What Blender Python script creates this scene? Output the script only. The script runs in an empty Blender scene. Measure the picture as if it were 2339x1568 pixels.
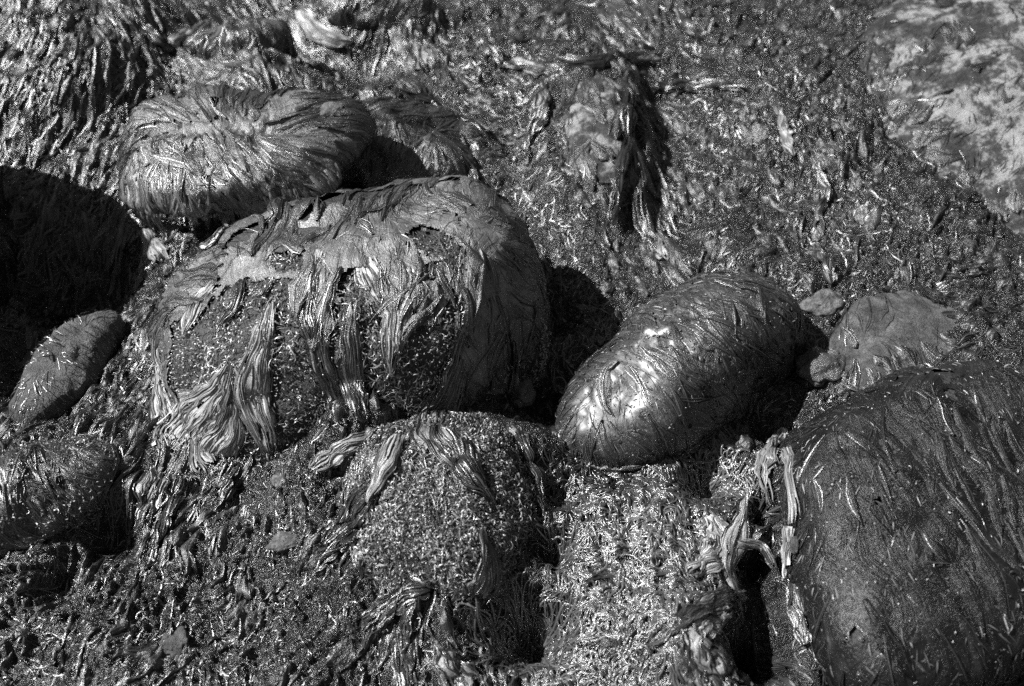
import bpy, math
import numpy as np
from mathutils import Vector
from mathutils.bvhtree import BVHTree

rng = np.random.default_rng(7)
PI = math.pi
scene = bpy.context.scene
COL = scene.collection

# ------------------------------------------------------------------ camera
CAM = np.array((0.0, -1.50, 1.90))
TGT = np.array((0.0, 0.0, 0.10))
LENS = 35.0
cam_d = bpy.data.cameras.new('camera')
cam_d.lens = LENS
cam_d.sensor_width = 36.0
cam_d.clip_start = 0.02
cam_d.clip_end = 400.0
cam = bpy.data.objects.new('camera', cam_d)
cam.location = CAM
cam.rotation_euler = Vector(TGT - CAM).to_track_quat('-Z', 'Y').to_euler()
COL.objects.link(cam)
scene.camera = cam
cam_d.dof.use_dof = True
cam_d.dof.focus_distance = 2.20
cam_d.dof.aperture_fstop = 1.8

# ------------------------------------------------------------------ light
SUN_DIR = np.array((-0.66, 0.11, 0.74))           # towards the sun
SUN_DIR = SUN_DIR / np.linalg.norm(SUN_DIR)
sun_el = math.asin(SUN_DIR[2])
sun_az = math.atan2(SUN_DIR[0], SUN_DIR[1])        # from +Y, clockwise
world = bpy.data.worlds.new('World')
scene.world = world
world.use_nodes = True
wn, wl = world.node_tree.nodes, world.node_tree.links
bg = wn['Background']
sky = wn.new('ShaderNodeTexSky')
sky.sky_type = 'NISHITA'
sky.sun_disc = False
sky.sun_elevation = sun_el
sky.sun_rotation = sun_az
bw = wn.new('ShaderNodeSeparateColor')             # black and white film behind a red filter: a dark neutral sky
wl.new(sky.outputs[0], bw.inputs[0])
wl.new(bw.outputs[0], bg.inputs[0])
bg.inputs[1].default_value = 0.05
sun_d = bpy.data.lights.new('sun', 'SUN')
sun_d.energy = 4.9
sun_d.angle = math.radians(0.5)
sun = bpy.data.objects.new('sun', sun_d)
sun.rotation_euler = Vector(-SUN_DIR).to_track_quat('-Z', 'Y').to_euler()
sun.location = (-3, 1.5, 4)
COL.objects.link(sun)
scene.view_settings.view_transform = 'Standard'
scene.view_settings.look = 'None'
scene.view_settings.exposure = 1.15
scene.view_settings.gamma = 1.0
scene.cycles.use_denoising = False                 # the photograph is grainy film
scene.view_settings.use_curve_mapping = False

# ------------------------------------------------------------------ picture <-> place
FW = (TGT - CAM) / np.linalg.norm(TGT - CAM)
RT = np.array((1.0, 0.0, 0.0))
UP = np.cross(RT, FW)
PW, PH = 2339.0, 1568.0                            # the photograph's measuring grid
TX = 18.0 / LENS
SINP = -FW[2]                                      # foreshortening of the ground


def ray(X, Y):
    u = (X / PW - 0.5) * 2 * TX
    v = (0.5 - Y / PH) * 2 * TX * PH / PW
    d = FW + RT * u + UP * v
    return d / np.linalg.norm(d)


def at(X, Y, z=0.0):
    d = ray(X, Y)
    return CAM + d * ((z - CAM[2]) / d[2])


def mpp(P):                                        # metres per grid unit at a point
    return np.dot(np.asarray(P) - CAM, FW) * 2 * TX / PW


def to_px(P):
    q = P - CAM
    d = np.maximum(q @ FW, 0.05)
    return (q @ RT / d / (2 * TX) + 0.5) * PW, (0.5 - q @ UP / d / (2 * TX) * PW / PH) * PH


def inpoly(x, y, poly):
    r = np.zeros(x.shape, bool)
    n = len(poly)
    for i in range(n):
        x0, y0 = poly[i]
        x1, y1 = poly[(i + 1) % n]
        c = ((y0 > y) != (y1 > y))
        with np.errstate(divide='ignore', invalid='ignore'):
            c &= x < (x1 - x0) * (y - y0) / ((y1 - y0) if y1 != y0 else 1e-9) + x0
        r ^= c
    return r


# ------------------------------------------------------------------ noise
def _h(ix, iy, iz, seed):
    h = (ix * 374761393 + iy * 668265263 + iz * 2147483647 + seed * 974634777) & 0xffffffff
    h = ((h ^ (h >> 13)) * 1274126177) & 0xffffffff
    h = ((h ^ (h >> 15)) * 2246822519) & 0xffffffff
    return ((h ^ (h >> 16)) & 0xffff) / 32767.5 - 1.0


def noise(x, y, z=None, seed=0):
    x = np.asarray(x, float)
    y = np.asarray(y, float)
    xi = np.floor(x).astype(np.int64)
    yi = np.floor(y).astype(np.int64)
    fx = x - xi
    fy = y - yi
    fx = fx * fx * fx * (fx * (fx * 6 - 15) + 10)
    fy = fy * fy * fy * (fy * (fy * 6 - 15) + 10)

    def layer(zi):
        a = _h(xi, yi, zi, seed)
        b = _h(xi + 1, yi, zi, seed)
        c = _h(xi, yi + 1, zi, seed)
        d = _h(xi + 1, yi + 1, zi, seed)
        a = a + (b - a) * fx
        c = c + (d - c) * fx
        return a + (c - a) * fy
    if z is None:
        return layer(np.int64(0))
    z = np.asarray(z, float)
    zi = np.floor(z).astype(np.int64)
    fz = z - zi
    fz = fz * fz * fz * (fz * (fz * 6 - 15) + 10)
    a = layer(zi)
    return a + (layer(zi + 1) - a) * fz


def fbm(x, y, z=None, oct=3, seed=0):
    s = 0
    a = 1.0
    t = 0
    for o in range(oct):
        f = 2.03 ** o
        s = s + a * noise(x * f, y * f, None if z is None else z * f, seed + o * 17)
        t += a
        a *= 0.5
    return s / t


def unit(v):
    return v / np.maximum(np.linalg.norm(v, axis=-1, keepdims=True), 1e-9)


# ------------------------------------------------------------------ materials
def mat(name):
    m = bpy.data.materials.new(name)
    m.use_nodes = True
    nt = m.node_tree
    b = nt.nodes['Principled BSDF']
    return m, nt.nodes, nt.links, b


def grey(v):
    return (v, v, v, 1)


def ramp(n, stops):
    r = n.new('ShaderNodeValToRGB')
    e = r.color_ramp.elements
    while len(e) < len(stops):
        e.new(0.5)
    for k, (p, v) in enumerate(stops):
        e[k].position = p
        e[k].color = grey(v)
    return r


def tex(n, l, scale, detail=4, rough=0.55, vec=None, dist=0.0):
    t = n.new('ShaderNodeTexNoise')
    t.inputs['Scale'].default_value = scale
    t.inputs['Detail'].default_value = detail
    t.inputs['Roughness'].default_value = rough
    t.inputs['Distortion'].default_value = dist
    if vec is not None:
        l.new(vec, t.inputs['Vector'])
    return t


def bump(n, l, h, dist, strength=1.0, prev=None):
    b = n.new('ShaderNodeBump')
    b.inputs['Distance'].default_value = dist
    b.inputs['Strength'].default_value = strength
    l.new(h, b.inputs['Height'])
    if prev is not None:
        l.new(prev, b.inputs['Normal'])
    return b.outputs[0]


def objpos(n):
    g = n.new('ShaderNodeNewGeometry')
    return g.outputs['Position']


def rock_mat(name, stops, rough, scale=9.0, fine=160.0, d=0.004):
    m, n, l, b = mat(name)
    p = objpos(n)
    t1 = tex(n, l, scale, 9, 0.78, p)
    r = ramp(n, stops)
    l.new(t1.outputs[0], r.inputs[0])
    l.new(r.outputs[0], b.inputs['Base Color'])
    t2 = tex(n, l, fine, 5, 0.7, p)
    t3 = tex(n, l, 45, 4, 0.6, p)
    nb = bump(n, l, t3.outputs[0], d * 2)
    nb = bump(n, l, t2.outputs[0], d, 1, nb)
    l.new(nb, b.inputs['Normal'])
    b.inputs['Roughness'].default_value = rough
    return m


def fibre_mat(name, stops, rough, ridge=0.003, spec=0.5, su=110.0, sv=9.0, spots=0.0):
    """wet algae film: fibres run along the second axis of the UV map"""
    m, n, l, b = mat(name)
    uv = n.new('ShaderNodeUVMap')
    uv.uv_map = 'fibre'
    mp = n.new('ShaderNodeMapping')
    mp.inputs['Scale'].default_value = (su, sv, 1)
    l.new(uv.outputs[0], mp.inputs[0])
    t1 = tex(n, l, 1.0, 5, 0.6, mp.outputs[0], 0.6)
    p = objpos(n)
    t2 = tex(n, l, 13, 5, 0.6, p)
    mx = n.new('ShaderNodeMix')
    mx.data_type = 'FLOAT'
    mx.inputs[0].default_value = 0.45
    l.new(t1.outputs[0], mx.inputs[2])
    l.new(t2.outputs[0], mx.inputs[3])
    r = ramp(n, stops)
    l.new(mx.outputs[0], r.inputs[0])
    a = n.new('ShaderNodeAttribute')
    a.attribute_name = 'tone'
    ma = n.new('ShaderNodeMath')
    ma.operation = 'MULTIPLY_ADD'
    ma.inputs[1].default_value = 1.5
    ma.inputs[2].default_value = 0.25
    l.new(a.outputs['Fac'], ma.inputs[0])
    vm = n.new('ShaderNodeVectorMath')
    vm.operation = 'SCALE'
    l.new(r.outputs[0], vm.inputs[0])
    l.new(ma.outputs[0], vm.inputs['Scale'])
    l.new(vm.outputs[0], b.inputs['Base Color'])
    t3 = tex(n, l, 420, 3, 0.6, p)
    mp2 = n.new('ShaderNodeMapping')
    mp2.inputs['Scale'].default_value = (su * 2.7, sv * 2.2, 1)
    l.new(uv.outputs[0], mp2.inputs[0])
    t4 = tex(n, l, 1.0, 3, 0.6, mp2.outputs[0], 0.4)
    t5 = tex(n, l, 70, 4, 0.65, p, 0.8)
    nb = bump(n, l, t1.outputs[0], ridge)
    nb = bump(n, l, t4.outputs[0], ridge * .5, 1, nb)
    nb = bump(n, l, t5.outputs[0], ridge * .8, 1, nb)
    nb = bump(n, l, t3.outputs[0], 0.0010, 1, nb)
    l.new(nb, b.inputs['Normal'])
    rr = n.new('ShaderNodeMapRange')
    rr.inputs[3].default_value = rough - 0.10
    rr.inputs[4].default_value = rough + 0.12
    l.new(t2.outputs[0], rr.inputs[0])
    l.new(rr.outputs[0], b.inputs['Roughness'])
    b.inputs['Specular IOR Level'].default_value = spec
    return m


def strand_mat(name, lo, hi, rough, spec=0.5):
    m, n, l, b = mat(name)
    a = n.new('ShaderNodeAttribute')
    a.attribute_name = 'tone'
    r = ramp(n, [(0.0, lo), (1.0, hi)])
    l.new(a.outputs['Fac'], r.inputs[0])
    l.new(r.outputs[0], b.inputs['Base Color'])
    t = tex(n, l, 500, 2, 0.5, objpos(n))
    l.new(bump(n, l, t.outputs[0], 0.0008), b.inputs['Normal'])
    b.inputs['Roughness'].default_value = rough
    b.inputs['Specular IOR Level'].default_value = spec
    return m


M_ROCK = rock_mat('bare_rock', [(0.30, 0.025), (0.48, 0.07), (0.66, 0.15)], 0.5, 14, 260, 0.007)
M_PALE = rock_mat('pale_rock', [(0.40, 0.010), (0.49, 0.045), (0.55, 0.24), (0.72, 0.38)], 0.7, 9, 300, 0.008)
M_SLAB = rock_mat('grey_slab', [(0.36, 0.02), (0.50, 0.07), (0.66, 0.17)], 0.55, 22, 280, 0.008)
M_STONE = rock_mat('pale_stone', [(0.36, 0.012), (0.48, 0.06), (0.62, 0.17)], 0.6, 55, 300, 0.004)
M_WETSTONE = rock_mat('wet_stone', [(0.30, 0.02), (0.60, 0.07)], 0.22, 25, 150, 0.004)
M_DARK = rock_mat('dark_rock', [(0.30, 0.006), (0.60, 0.025)], 0.5, 14)
M_FILM = fibre_mat('algae_film', [(0.30, 0.022), (0.46, 0.065), (0.62, 0.13), (0.74, 0.22)], 0.36, 0.004, 0.9)
M_FILM_DARK = fibre_mat('dark_algae_film', [(0.32, 0.003), (0.52, 0.008), (0.62, 0.016), (0.70, 0.07)], 0.31, 0.0045, 0.4)
M_FILM_WET = fibre_mat('wet_algae_film', [(0.30, 0.006), (0.50, 0.020), (0.66, 0.07)], 0.32, 0.0050, 0.4)
M_FILM_WET.node_tree.nodes['Principled BSDF'].inputs['Coat Weight'].default_value = 1.0
M_FILM_WET.node_tree.nodes['Principled BSDF'].inputs['Coat Roughness'].default_value = 0.40
M_LOCK = fibre_mat('algae_locks', [(0.30, 0.006), (0.50, 0.022), (0.70, 0.07)], 0.35, 0.004, 1.0)
M_BLEACHED = fibre_mat('bleached_algae', [(0.28, 0.20), (0.48, 0.38), (0.70, 0.56)], 0.42, 0.0030, 0.7, 280.0)
M_GREYWEED = fibre_mat('grey_algae', [(0.28, 0.06), (0.48, 0.14), (0.70, 0.25)], 0.36, 0.0030, 0.9, 280.0)
M_HAIR = strand_mat('algae_hair', 0.004, 0.075, 0.27, 1.0)
M_PALEHAIR = strand_mat('bleached_algae_hair', 0.05, 0.34, 0.38, 0.7)
M_TURF = strand_mat('algae_turf', 0.010, 0.36, 0.32, 0.9)
M_WORM = strand_mat('wet_algae_strands', 0.006, 0.13, 0.24, 1.0)


def ground_mat():
    m, n, l, b = mat('algae_ground')
    p = objpos(n)
    t1 = tex(n, l, 17, 9, 0.7, p)
    r = ramp(n, [(0.34, 0.003), (0.48, 0.012), (0.58, 0.035), (0.66, 0.12)])
    l.new(t1.outputs[0], r.inputs[0])
    t0 = tex(n, l, 5.5, 6, 0.7, p, 0.6)
    r0 = ramp(n, [(0.40, 0.35), (0.52, 1.0), (0.62, 1.6), (0.72, 4.0)])
    l.new(t0.outputs[0], r0.inputs[0])
    vm = n.new('ShaderNodeVectorMath')
    vm.operation = 'MULTIPLY'
    l.new(r.outputs[0], vm.inputs[0])
    l.new(r0.outputs[0], vm.inputs[1])
    l.new(vm.outputs[0], b.inputs['Base Color'])
    t2 = tex(n, l, 48, 4, 0.6, p, 1.8)
    t3 = tex(n, l, 140, 3, 0.6, p, 1.2)
    nb = bump(n, l, t2.outputs[0], 0.020)
    nb = bump(n, l, t3.outputs[0], 0.007, 1, nb)
    l.new(nb, b.inputs['Normal'])
    b.inputs['Roughness'].default_value = 0.28
    b.inputs['Specular IOR Level'].default_value = 0.9
    return m


M_GROUND = ground_mat()

# ------------------------------------------------------------------ objects
def mesh_obj(name, V, F, m, parent=None, uv=None, tone=None, smooth=True):
    """V (n,3) world coordinates, F (k,3) or (k,4); linked as ONE object with its origin at its base"""
    V = np.asarray(V, float)
    F = np.asarray(F, np.int32)
    used = np.zeros(len(V), bool)
    used[F.ravel()] = True
    if not used.all():
        idx = np.cumsum(used) - 1
        V = V[used]
        F = idx[F]
        if uv is not None:
            uv = uv[used]
        if tone is not None:
            tone = tone[used]
    if parent is None:
        org = np.array(((V[:, 0].min() + V[:, 0].max()) / 2, (V[:, 1].min() + V[:, 1].max()) / 2, V[:, 2].min()))
    else:
        org = np.array(parent.location)
    me = bpy.data.meshes.new(name)
    k = F.shape[1]
    me.vertices.add(len(V))
    me.vertices.foreach_set('co', (V - org).astype(np.float32).ravel())
    me.loops.add(F.size)
    me.loops.foreach_set('vertex_index', F.ravel().astype(np.int32))
    me.polygons.add(len(F))
    me.polygons.foreach_set('loop_start', np.arange(0, F.size, k, dtype=np.int32))
    me.polygons.foreach_set('loop_total', np.full(len(F), k, np.int32))
    if smooth:
        me.polygons.foreach_set('use_smooth', np.ones(len(F), bool))
    me.update(calc_edges=True)
    if uv is not None:
        lay = me.uv_layers.new(name='fibre')
        lay.data.foreach_set('uv', uv[F.ravel()].astype(np.float32).ravel())
    if tone is not None:
        at_ = me.attributes.new('tone', 'FLOAT', 'POINT')
        at_.data.foreach_set('value', tone.astype(np.float32))
    me.materials.append(m)
    o = bpy.data.objects.new(name, me)
    COL.objects.link(o)
    if parent is None:
        o.location = org
    else:
        o.parent = parent
    return o


def tag(o, label=None, cat=None, group=None, kind=None):
    if label:
        o['label'] = label
    if cat:
        o['category'] = cat
    if group:
        o['group'] = group
    if kind:
        o['kind'] = kind
    return o


# ------------------------------------------------------------------ ground height
MOUNDS = []      # X, Y, radius (grid units), height (m)
for q in [(1380, 1300, 260, .05), (1560, 1500, 160, .06),
          (500, 1300, 220, .03), (200, 1480, 200, .04), (1000, 1500, 110, .05), (1260, 700, 90, -.10), (1260, 900, 90, -.08),
          (1760, 960, 90, -.10), (1640, 1100, 90, -.05), (1270, 1150, 60, -.07), (150, 600, 160, -.22), (90, 790, 140, -.22), (830, 1040, 120, .10), (640, 540, 170, -.16),
          (950, 480, 90, -.06), (1650, 250, 180, .04), (1900, 420, 240, .05), (1700, 480, 200, .03), (1250, 120, 200, .05), (250, 90, 220, .07), (560, 265, 130, .10), (720, 250, 100, .09), (890, 255, 110, .07), (1850, 650, 70, .05), (1720, 600, 90, .05), (1200, 1030, 70, .04),
          (180, 220, 150, .06), (700, 130, 70, -.05), (830, 150, 90, -.06), (1500, 60, 160, .04), (1800, 120, 220, .05), (1080, 330, 160, .02),
          (2120, 560, 200, .05), (1950, 620, 120, .03), (640, 220, 90, .05), (400, 60, 120, .07), (1740, 1380, 60, -.10), (1720, 1490, 70, -.10),
          (1720, 1285, 50, -.13), (1735, 1180, 45, -.10), (1740, 1490, 80, -.12), (1610, 1110, 55, -.07), (1265, 1280, 55, -.10), (1220, 1440, 80, -.10), (640, 100, 40, -.08), (1990, 1580, 110, -.12), (2250, 1580, 130, -.12), (1200, 1440, 90, -.05), (250, 1230, 70, -.08), (150, 1350, 60, -.06), (1830, 840, 60, -.06), (1180, 60, 80, -.02), (100, 40, 160, .08)]:
    p = at(q[0], q[1], 0.0)
    MOUNDS.append((p[0], p[1], q[2] * mpp(p), q[3]))


def hground(x, y, detail=True):
    h = 0.035 * fbm(x * 2.1, y * 2.1, oct=2, seed=3)
    for mx, my, r, a in MOUNDS:
        h = h + a * np.exp(-((x - mx) ** 2 + (y - my) ** 2) / (r * r) * 1.3)
    for c, e1, e2, a1, a2, sk in SKIRTS:
        dx, dy = x - c[0], y - c[1]
        q = np.sqrt(((dx * e1[0] + dy * e1[1]) / a1) ** 2 + ((dx * e2[0] + dy * e2[1]) / a2) ** 2)
        h = h + sk * np.exp(-np.maximum(q - .9, 0) ** 2 * 9)
    if detail:
        h = h + gdetail(x, y)
    return h


def gdetail_raw(x, y):
    wx = x + 0.03 * noise(x * 9, y * 9, seed=31)
    wy = y + 0.03 * noise(x * 9, y * 9, seed=32)
    h = 0.020 * fbm(wx * 10, wy * 10, oct=2, seed=5) + 0.004 * (1 - 2 * np.abs(noise(wx * 24, wy * 24, seed=8)))
    return h + 0.004 * (1 - 2 * np.abs(noise(wx * 55, wy * 55, seed=9)))


SKIRTS = []
GRIDH = {}


def gdetail(x, y):                                 # look the relief up in the finished ground grid
    H = GRIDH['H']
    fx = np.clip((x / halfw(y) - fu[0]) / (fu[1] - fu[0]), 0, NU - 1.001)
    fy = np.clip(np.interp(y, fys, np.arange(NV)), 0, NV - 1.001)
    i, j = fx.astype(int), fy.astype(int)
    a, b = fx - i, fy - j
    return (H[j, i] * (1 - a) + H[j, i + 1] * a) * (1 - b) + (H[j + 1, i] * (1 - a) + H[j + 1, i + 1] * a) * b


def ngrid(xs, ys):
    nx, ny = len(xs), len(ys)
    i = np.arange((nx - 1) * (ny - 1))
    r, c = i // (nx - 1), i % (nx - 1)
    a = r * nx + c
    return np.stack([a, a + 1, a + nx + 1, a + nx], 1)


# ------------------------------------------------------------------ boulders
def cubesphere(n):
    t = np.linspace(-1, 1, n)
    t = np.tan(t * PI / 4)
    A, B = np.meshgrid(t, t)
    A, B = A.ravel(), B.ravel()
    O = np.ones_like(A)
    V, F = [], []
    base = ngrid(t, t)
    for k, (x, y, z) in enumerate([(A, B, O), (O, A, B), (-O, -A, B), (-A, O, B), (A, -O, B), (A, -B, -O)]):
        F.append(base + k * n * n)
        V.append(np.stack([x, y, z], 1))
    V = np.concatenate(V)
    F = np.concatenate(F)
    key = np.round(unit(V) * 20000).astype(np.int64)
    key = (key[:, 0] * 100003 + key[:, 1]) * 100003 + key[:, 2]
    _, first, inv = np.unique(key, return_index=True, return_inverse=True)
    return unit(V[first]), inv.ravel()[F]


def rot(yaw, pitch=0, roll=0):
    cy, sy = math.cos(yaw), math.sin(yaw)
    cp, sp = math.cos(pitch), math.sin(pitch)
    cr, sr = math.cos(roll), math.sin(roll)
    return (np.array([[cy, -sy, 0], [sy, cy, 0], [0, 0, 1]]) @ np.array([[cp, 0, -sp], [0, 1, 0], [sp, 0, cp]])
            @ np.array([[1, 0, 0], [0, cr, -sr], [0, sr, cr]]))


HALF = unit(SUN_DIR + unit(CAM - np.array((.1, -.1, .1))))


class Boulder:
    def __init__(s, X, Y, z, a, b, c, yaw=0, pitch=0, roll=0, p=2.4, amp=0.06, freq=2.2, seed=1, seg=0.55, shift=(0, 0), swirl=0.0, cuts=None, sheen=0, wild=.7, lump=.010):
        s.wild, s.lump = wild, lump
        s.c = at(X, Y, z)
        k = mpp(s.c)
        s.k = k
        s.ax = np.array((a, b, c)) * k
        s.R = rot(math.radians(yaw), math.radians(pitch), math.radians(roll))
        s.p, s.amp, s.freq, s.seed, s.swirl = p, amp, freq, seed, swirl
        e = s.R[:, 0] * s.ax[0] * seg
        m = s.c + s.R[:, 0] * s.ax[0] * shift[0] + s.R[:, 1] * s.ax[1] * shift[1] + np.array((0, 0, s.ax[2] * 0.9))
        s.A, s.B = m - e, m + e
        s.mat = False
        if cuts is None:                           # flat faces knocked off the rock
            g = np.random.default_rng(seed)
            n = unit(g.normal(0, 1, (9, 3)) * np.array((1, 1, .8)))
            cuts = [(*v, d) for v, d in zip(n, g.uniform(.70, .98, 9))]
        s.cuts = [(unit(np.array(v[:3], float)), v[3]) for v in cuts]
        if sheen:                                  # a face turned half way between the sun and the lens
            s.cuts.append((unit((HALF @ s.R) * s.ax), sheen))
        s.size = float(s.ax.mean())

    def radial(s, d):                              # d: unit directions in world space
        q = d @ s.R
        r = 1.0 / (np.abs(q[:, 0] / s.ax[0]) ** s.p + np.abs(q[:, 1] / s.ax[1]) ** s.p + np.abs(q[:, 2] / s.ax[2]) ** s.p) ** (1 / s.p)
        ql = q / s.ax
        acc = r ** -9.0
        for m, t in s.cuts:
            acc = acc + (np.maximum(ql @ m, 1e-3) / t) ** 9
        r = acc ** (-1 / 9.0)
        f = s.freq
        return r * (1 + s.amp * fbm(d[:, 0] * f, d[:, 1] * f, d[:, 2] * f, 3, s.seed))

    def snap(s, P):
        d = unit(P - s.c)
        return s.c + d * s.radial(d)[:, None]

    def film(s, P):                                # thickness of the algae mat
        if not s.mat:
            return np.zeros(len(P))
        return 0.008 + s.lump * fbm(P[:, 0] * 9, P[:, 1] * 9, P[:, 2] * 9, 3, s.seed + 9)

    def normal(s, P):
        q = (P - s.c) @ s.R
        g = np.sign(q) * np.abs(q / s.ax) ** (s.p - 1) / s.ax
        return unit(g @ s.R.T)

    def inside(s, P, grow=0.0):
        v = P - s.c
        r = np.linalg.norm(v, axis=1)
        near = r < s.ax.max() * 1.5 + grow
        out = np.zeros(len(P), bool)
        if near.any():
            out[near] = r[near] < s.radial(unit(v[near])) + grow
        return out

    def comb(s, P, N):                             # direction in which the weed lies
        e = s.B - s.A
        L = np.linalg.norm(e)
        e = e / max(L, 1e-6)
        t = np.clip((P - s.A) @ e, 0, L)
        w = P - (s.A + t[:, None] * e)
        w = unit(w) + np.array((0, 0, -0.35)) + s.wild * np.stack([noise(P[:, 0] * 6, P[:, 1] * 6, P[:, 2] * 6, s.seed + 300 + i) for i in range(3)], 1)
        w = w - N * np.sum(w * N, 1, keepdims=True)
        w = unit(w)
        if s.swirl:
            w = unit(w + s.swirl * np.cross(N, w))
        return w

    def fibre_uv(s, P):
        P = P + 0.10 * np.stack([fbm(P[:, 0] * 7, P[:, 1] * 7, P[:, 2] * 7, 2, s.seed + 80 + i) for i in range(3)], 1)
        e = s.B - s.A
        L = np.linalg.norm(e)
        e = e / max(L, 1e-6)
        t = np.clip((P - s.A) @ e, 0, L)
        w = P - (s.A + t[:, None] * e)
        we = w @ e
        side = np.cross(e, (0, 0, 1.0)) @ w.T
        r = np.linalg.norm(w, axis=1)
        u = t + 0.22 * np.arctan2(we, np.abs(side) + 1e-5) + np.where(side < 0, 7.3, 0)
        if s.swirl:
            u = u - s.swirl * r * 0.8
        return np.stack([u, r], 1)


B = {}
SKIRT = {'main': .05, 'lower': .07, 'cap': .05, 'pillar': .09, 'corner': .05, 'slope': .06, 'slab': .02, 'ledge': .05, 'shoulder': .04, 'beyond': .05, 'wall': .11, 'big': .03, 'right': .02}


def boulder(key, *a, **k):
    B[key] = Boulder(*a, **k)
    b = B[key]
    if key in SKIRT:
        SKIRTS.append((b.c[:2], b.R[:2, 0], b.R[:2, 1], b.ax[0], b.ax[1], SKIRT[key]))
    return B[key]


boulder('main', 790, 770, .08, 470, 300, 275, yaw=15, pitch=3, roll=8, p=3.3, amp=.10, seed=11, seg=.62, shift=(.05, .1), sheen=.92, cuts=[(-.2, -.75, .6, .86), (0, .1, 1, .95), (-1, -.3, .2, .92), (.9, -.5, .3, .97), (-.8, .3, .8, .9)])
boulder('lower', 985, 1185, .0, 280, 245, 200, yaw=5, p=2.3, amp=.12, seed=12, seg=.35, shift=(0, .6), cuts=[(-.3, -.5, .8, .90), (.8, -.2, .5, .92), (-.8, -.1, .5, .86)])
boulder('right', 1575, 832, .04, 350, 168, 172, yaw=40, pitch=3, p=2.2, amp=.09, seed=13, seg=.98, shift=(.0, .3), swirl=.1, sheen=.90, wild=.5, lump=.008, cuts=[(.9, 0, .4, .85), (.2, -.9, .3, .92), (.5, .6, .6, .90), (-.2, .8, .5, .93)])
boulder('big', 2165, 1205, -.04, 500, 395, 300, yaw=18, roll=6, p=3.8, amp=.07, seed=14, seg=.55, shift=(-.1, .6), wild=.25, cuts=[(.10, -.10, 1, .82), (-1, .30, .12, .84), (.8, .5, .1, .80), (.15, -1, .25, .90), (-.3, 1, .3, .9)])
boulder('beyond', 2500, 1060, .0, 200, 330, 240, yaw=28, p=2.6, amp=.08, seed=15)
boulder('mop', 560, 378, .19, 295, 190, 120, yaw=4, roll=6, p=2.7, amp=.14, seed=16, seg=.35, shift=(-.2, .1), swirl=.2, cuts=[(0, .05, 1, .72), (0, -1, .1, .90), (-.9, -.3, .3, .86), (.8, -.5, .3, .85), (0, -.62, -.75, .42), (.5, -.4, -.7, .45)])
boulder('shoulder', 890, 345, .03, 210, 150, 85, yaw=-12, p=2.2, amp=.16, seed=17)
boulder('cap', 560, 125, .06, 120, 90, 80, yaw=5, p=2.5, amp=.18, seed=18, shift=(0, .8))
boulder('cobble', 168, 848, -.01, 172, 80, 95, yaw=66, p=2.4, amp=.12, seed=19, sheen=.92)
boulder('pillar', 1350, 330, .0, 120, 250, 118, yaw=-4, p=2.4, amp=.13, seed=20, shift=(0, .7), cuts=[(-.35, -.1, .9, .85), (.9, 0, .2, .85), (0, .9, .4, .85)])
boulder('corner', 70, 1200, -.02, 270, 160, 170, yaw=48, p=2.3, amp=.14, seed=21, shift=(0, 1.3))
boulder('slope', 2310, 240, -.06, 490, 520, 215, yaw=-30, p=2.2, amp=.12, seed=22)
boulder('slab', 2030, 790, .01, 215, 115, 85, yaw=24, p=5.0, amp=.08, seed=23, cuts=[(-.1, -.2, 1, .72), (.9, .5, 0, .85), (-.8, .6, .1, .8), (.5, .1, .9, .86), (-.5, 0, .8, .84)])
boulder('ledge', 850, 40, .02, 140, 90, 90, yaw=0, p=2.3, amp=.18, seed=24, shift=(0, .9))
boulder('shade_boulder', -150, 525, .06, 160, 275, 430, yaw=10, p=2.4, amp=.12, seed=26)  # boulder added mostly out of view to shade the crevice
boulder('wall', 20, 170, -.02, 320, 260, 130, yaw=-12, p=3.0, amp=.14, seed=25, shift=(0, 1.0))

# ------------------------------------------------------------------ strands
def ground_frame(P):
    e = 0.012
    h = hground(P[:, 0], P[:, 1], False)
    n = np.stack([-(hground(P[:, 0] + e, P[:, 1], False) - h) / e, -(hground(P[:, 0], P[:, 1] + e, False) - h) / e, np.ones(len(P))], 1)
    return unit(n)


def ribbons(pts, nrm, w, roll=0.3, raised=0.6, tone=None, tip=0.15):
    """pts (n,k,3) -> three-vertex-wide ribbons"""
    n, k, _ = pts.shape
    t = np.gradient(pts, axis=1)
    t = unit(t)
    s = np.cross(t, nrm)
    s = unit(s)
    up = np.cross(s, t)
    a = (rng.normal(0, roll, n))[:, None, None]
    s, up = s * np.cos(a) + up * np.sin(a), up * np.cos(a) - s * np.sin(a)
    x = np.linspace(0, 1, k)
    prof = np.minimum(1, np.minimum(x / 0.2 + 0.35, (1 - x) / 0.45 + tip))[None, :, None]
    hw = w[:, None, None] * prof * 0.5
    L = pts - s * hw
    Rr = pts + s * hw
    if tone is None:
        tone = np.clip(rng.beta(1.6, 3.0, n), 0, 1)
    if raised < 1:                                 # too thin to need a rounded back
        V = np.stack([L, Rr], 2).reshape(-1, 3)
        i = np.arange(n * (k - 1))
        b = (i // (k - 1) * k + i % (k - 1)) * 2
        return V, np.stack([b, b + 1, b + 3, b + 2], 1), np.repeat(tone, k * 2)
    C = pts + up * hw * raised
    V = np.stack([L, C, Rr], 2).reshape(-1, 3)
    i = np.arange(n * (k - 1))
    st, sg = i // (k - 1), i % (k - 1)
    b = (st * k + sg) * 3
    F = np.concatenate([np.stack([b, b + 1, b + 4, b + 3], 1), np.stack([b + 1, b + 2, b + 5, b + 4], 1)])
    return V, F, np.repeat(tone, k * 3)


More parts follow.
